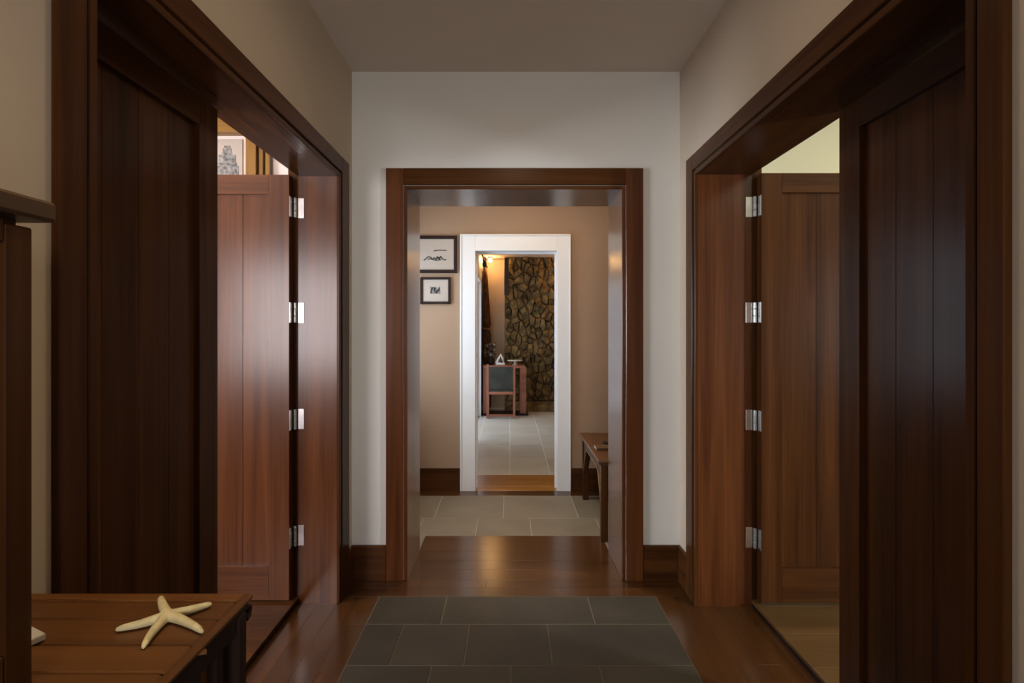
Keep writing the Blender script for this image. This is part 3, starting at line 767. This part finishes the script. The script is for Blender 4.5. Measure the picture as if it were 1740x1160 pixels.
bm = bmesh.new(); add_lathe(bm, [(.012, -.05), (.03, -.03), (.036, 0), (.03, .03), (.02, .045), (.03, .06), (.024, .10), (.008, .125)], 14, (.075, -.6, 2.40)); link('finial', bm, 'black', cu, True)
# spot lamps near the far ceiling
def spot(x, y, label, power):
    r = empty('spot_lamp', (x, y, FC)); tag(r, label, 'lamp', 'spot lamps on the far ceiling')
    lathe('canopy', [(.04, -.012), (.045, -.004), (.045, -.0005)], 'black', r, 16)
    lathe('bulb', [(.008, -.092), (.026, -.082), (.034, -.062), (.028, -.038), (.014, -.022)], 'bulb', r, 16)
    lathe('socket', [(.016, -.024), (.018, -.012)], 'black', r, 12)
    l = bpy.data.lights.new('spot_lamp_light', 'POINT'); l.energy = power; l.color = (1, .50, .16); l.shadow_soft_size = .04
    o = bpy.data.objects.new('spot_lamp_light', l); COL.objects.link(o); o.parent = r; o.location = (0, 0, -.12)
spot(-.326, 8.42, 'bright warm bulb near the ceiling above the curtain', 1.4)
spot(1.2, 8.10, 'bright warm bulb near the ceiling before the chimney', 4)

# ------------------------------------------------------------------ left room, seen above the open leaf
bmn = struct(box('trim_5', LX, LO, RYB - .06, RYB, 2.542, HC, 'gold_x'), 'golden wooden beam along the top of the rosy wall', 'beam')
box('beam_moulding', LX, LO, RYB - .085, RYB - .06, 2.66, 2.70, 'gold_x', bmn, .004)
pil = empty('trim_6'); struct(pil, 'golden and brown upright wooden trim on the rosy wall', 'trim')
for x0, x1, dd, m in ((-1.593, -1.530, .035, 'gold_z'), (-1.530, -1.514, .012, 'old_z'), (-1.514, -1.490, .03, 'gold_z'), (-1.490, -1.478, .012, 'old_z'), (-1.478, -1.452, .025, 'gold_z'), (-1.452, -1.444, .03, 'old_z')):
    box('moulding', x0, x1, RYB - dd, RYB, SF, 2.542, m, pil, .002)
po = empty('wall_print', (-1.73, RYB - .001, 1.45)); tag(po, 'pale print of a grey tiered tower on the rosy wall', 'print')
box('sheet', -.13, .105, -.006, 0, 0, 1.07, 'paper', po, .001)
def tier(w2, z0, z1):
    bm = bmesh.new(); add_box(bm, .012 - w2, .012 + w2, -.0075, -.006, z0, z1)
    link('tower_tier', bm, 'ink', po)
for w2, z0, z1 in ((.070, .80, .905), (.060, .905, .925), (.052, .925, .975), (.030, .975, .988), (.026, .988, 1.015), (.018, 1.015, 1.030), (.10, .55, .80)):
    tier(w2, z0, z1)

# ------------------------------------------------------------------ lamps that are out of view but light the place
def dome(name, x, y, zc, label, power, col, r0=.15):
    r = empty(name, (x, y, zc)); tag(r, label, 'lamp')
    lathe('rim', [(r0 + .01, -.02), (r0 + .014, -.008), (r0 + .01, -.0005)], 'steel', r, 28)
    lathe('shade', [(.02, -.085), (r0 * .6, -.075), (r0 * .9, -.045), (r0, -.02)], 'frosted', r, 28)
    l = bpy.data.lights.new(name + '_light', 'AREA'); l.shape = 'DISK'; l.size = r0 * 2; l.energy = power; l.color = col
    o = bpy.data.objects.new(name + '_light', l); COL.objects.link(o); o.parent = r; o.location = (0, 0, -.09)
def downlight(x, y, zc, label, power, col, spread=50):
    r = empty('downlight', (x, y, zc)); tag(r, label, 'lamp')
    lathe('trim_ring', [(.062, -.006), (.066, -.004), (.066, -.0005), (.05, -.0005)], 'steel', r, 28)
    lathe('diffuser', [(.049, -.004), (.049, -.001)], 'frosted', r, 24)
    l = bpy.data.lights.new('downlight_beam', 'AREA'); l.shape = 'DISK'; l.size = .09; l.energy = power; l.color = col; l.spread = R(spread)
    o = bpy.data.objects.new('downlight_beam', l); COL.objects.link(o); o.parent = r; o.location = (0, 0, -.010)
downlight(-.52, .66, HC, 'recessed downlight in the hall ceiling above the console', .46, (1, .74, .42))
downlight(-.05, 3.32, HC, 'added downlight in the passage ceiling, brightening the floor below', 1.9, (1, .80, .56), 66)  # added out of view to brighten the passage floor
dome('ceiling_lamp', .04, 1.5, HC, 'frosted dome lamp on the hall ceiling', 1.5, (1, .74, .48))
dome('ceiling_lamp', .1, 3.42, HC, 'frosted dome lamp on the passage ceiling', 3.6, (1, .72, .45))
dome('ceiling_lamp', 3.1, 2.70, HC, 'frosted dome lamp on the yellow room ceiling', 12.0, (1, .80, .50))
dome('ceiling_lamp', -2.5, 2.70, HC, 'added dome lamp on the rosy room ceiling, warming the wall', 5.5, (1, .74, .50))  # unseen lamp added to warm the rosy back wall
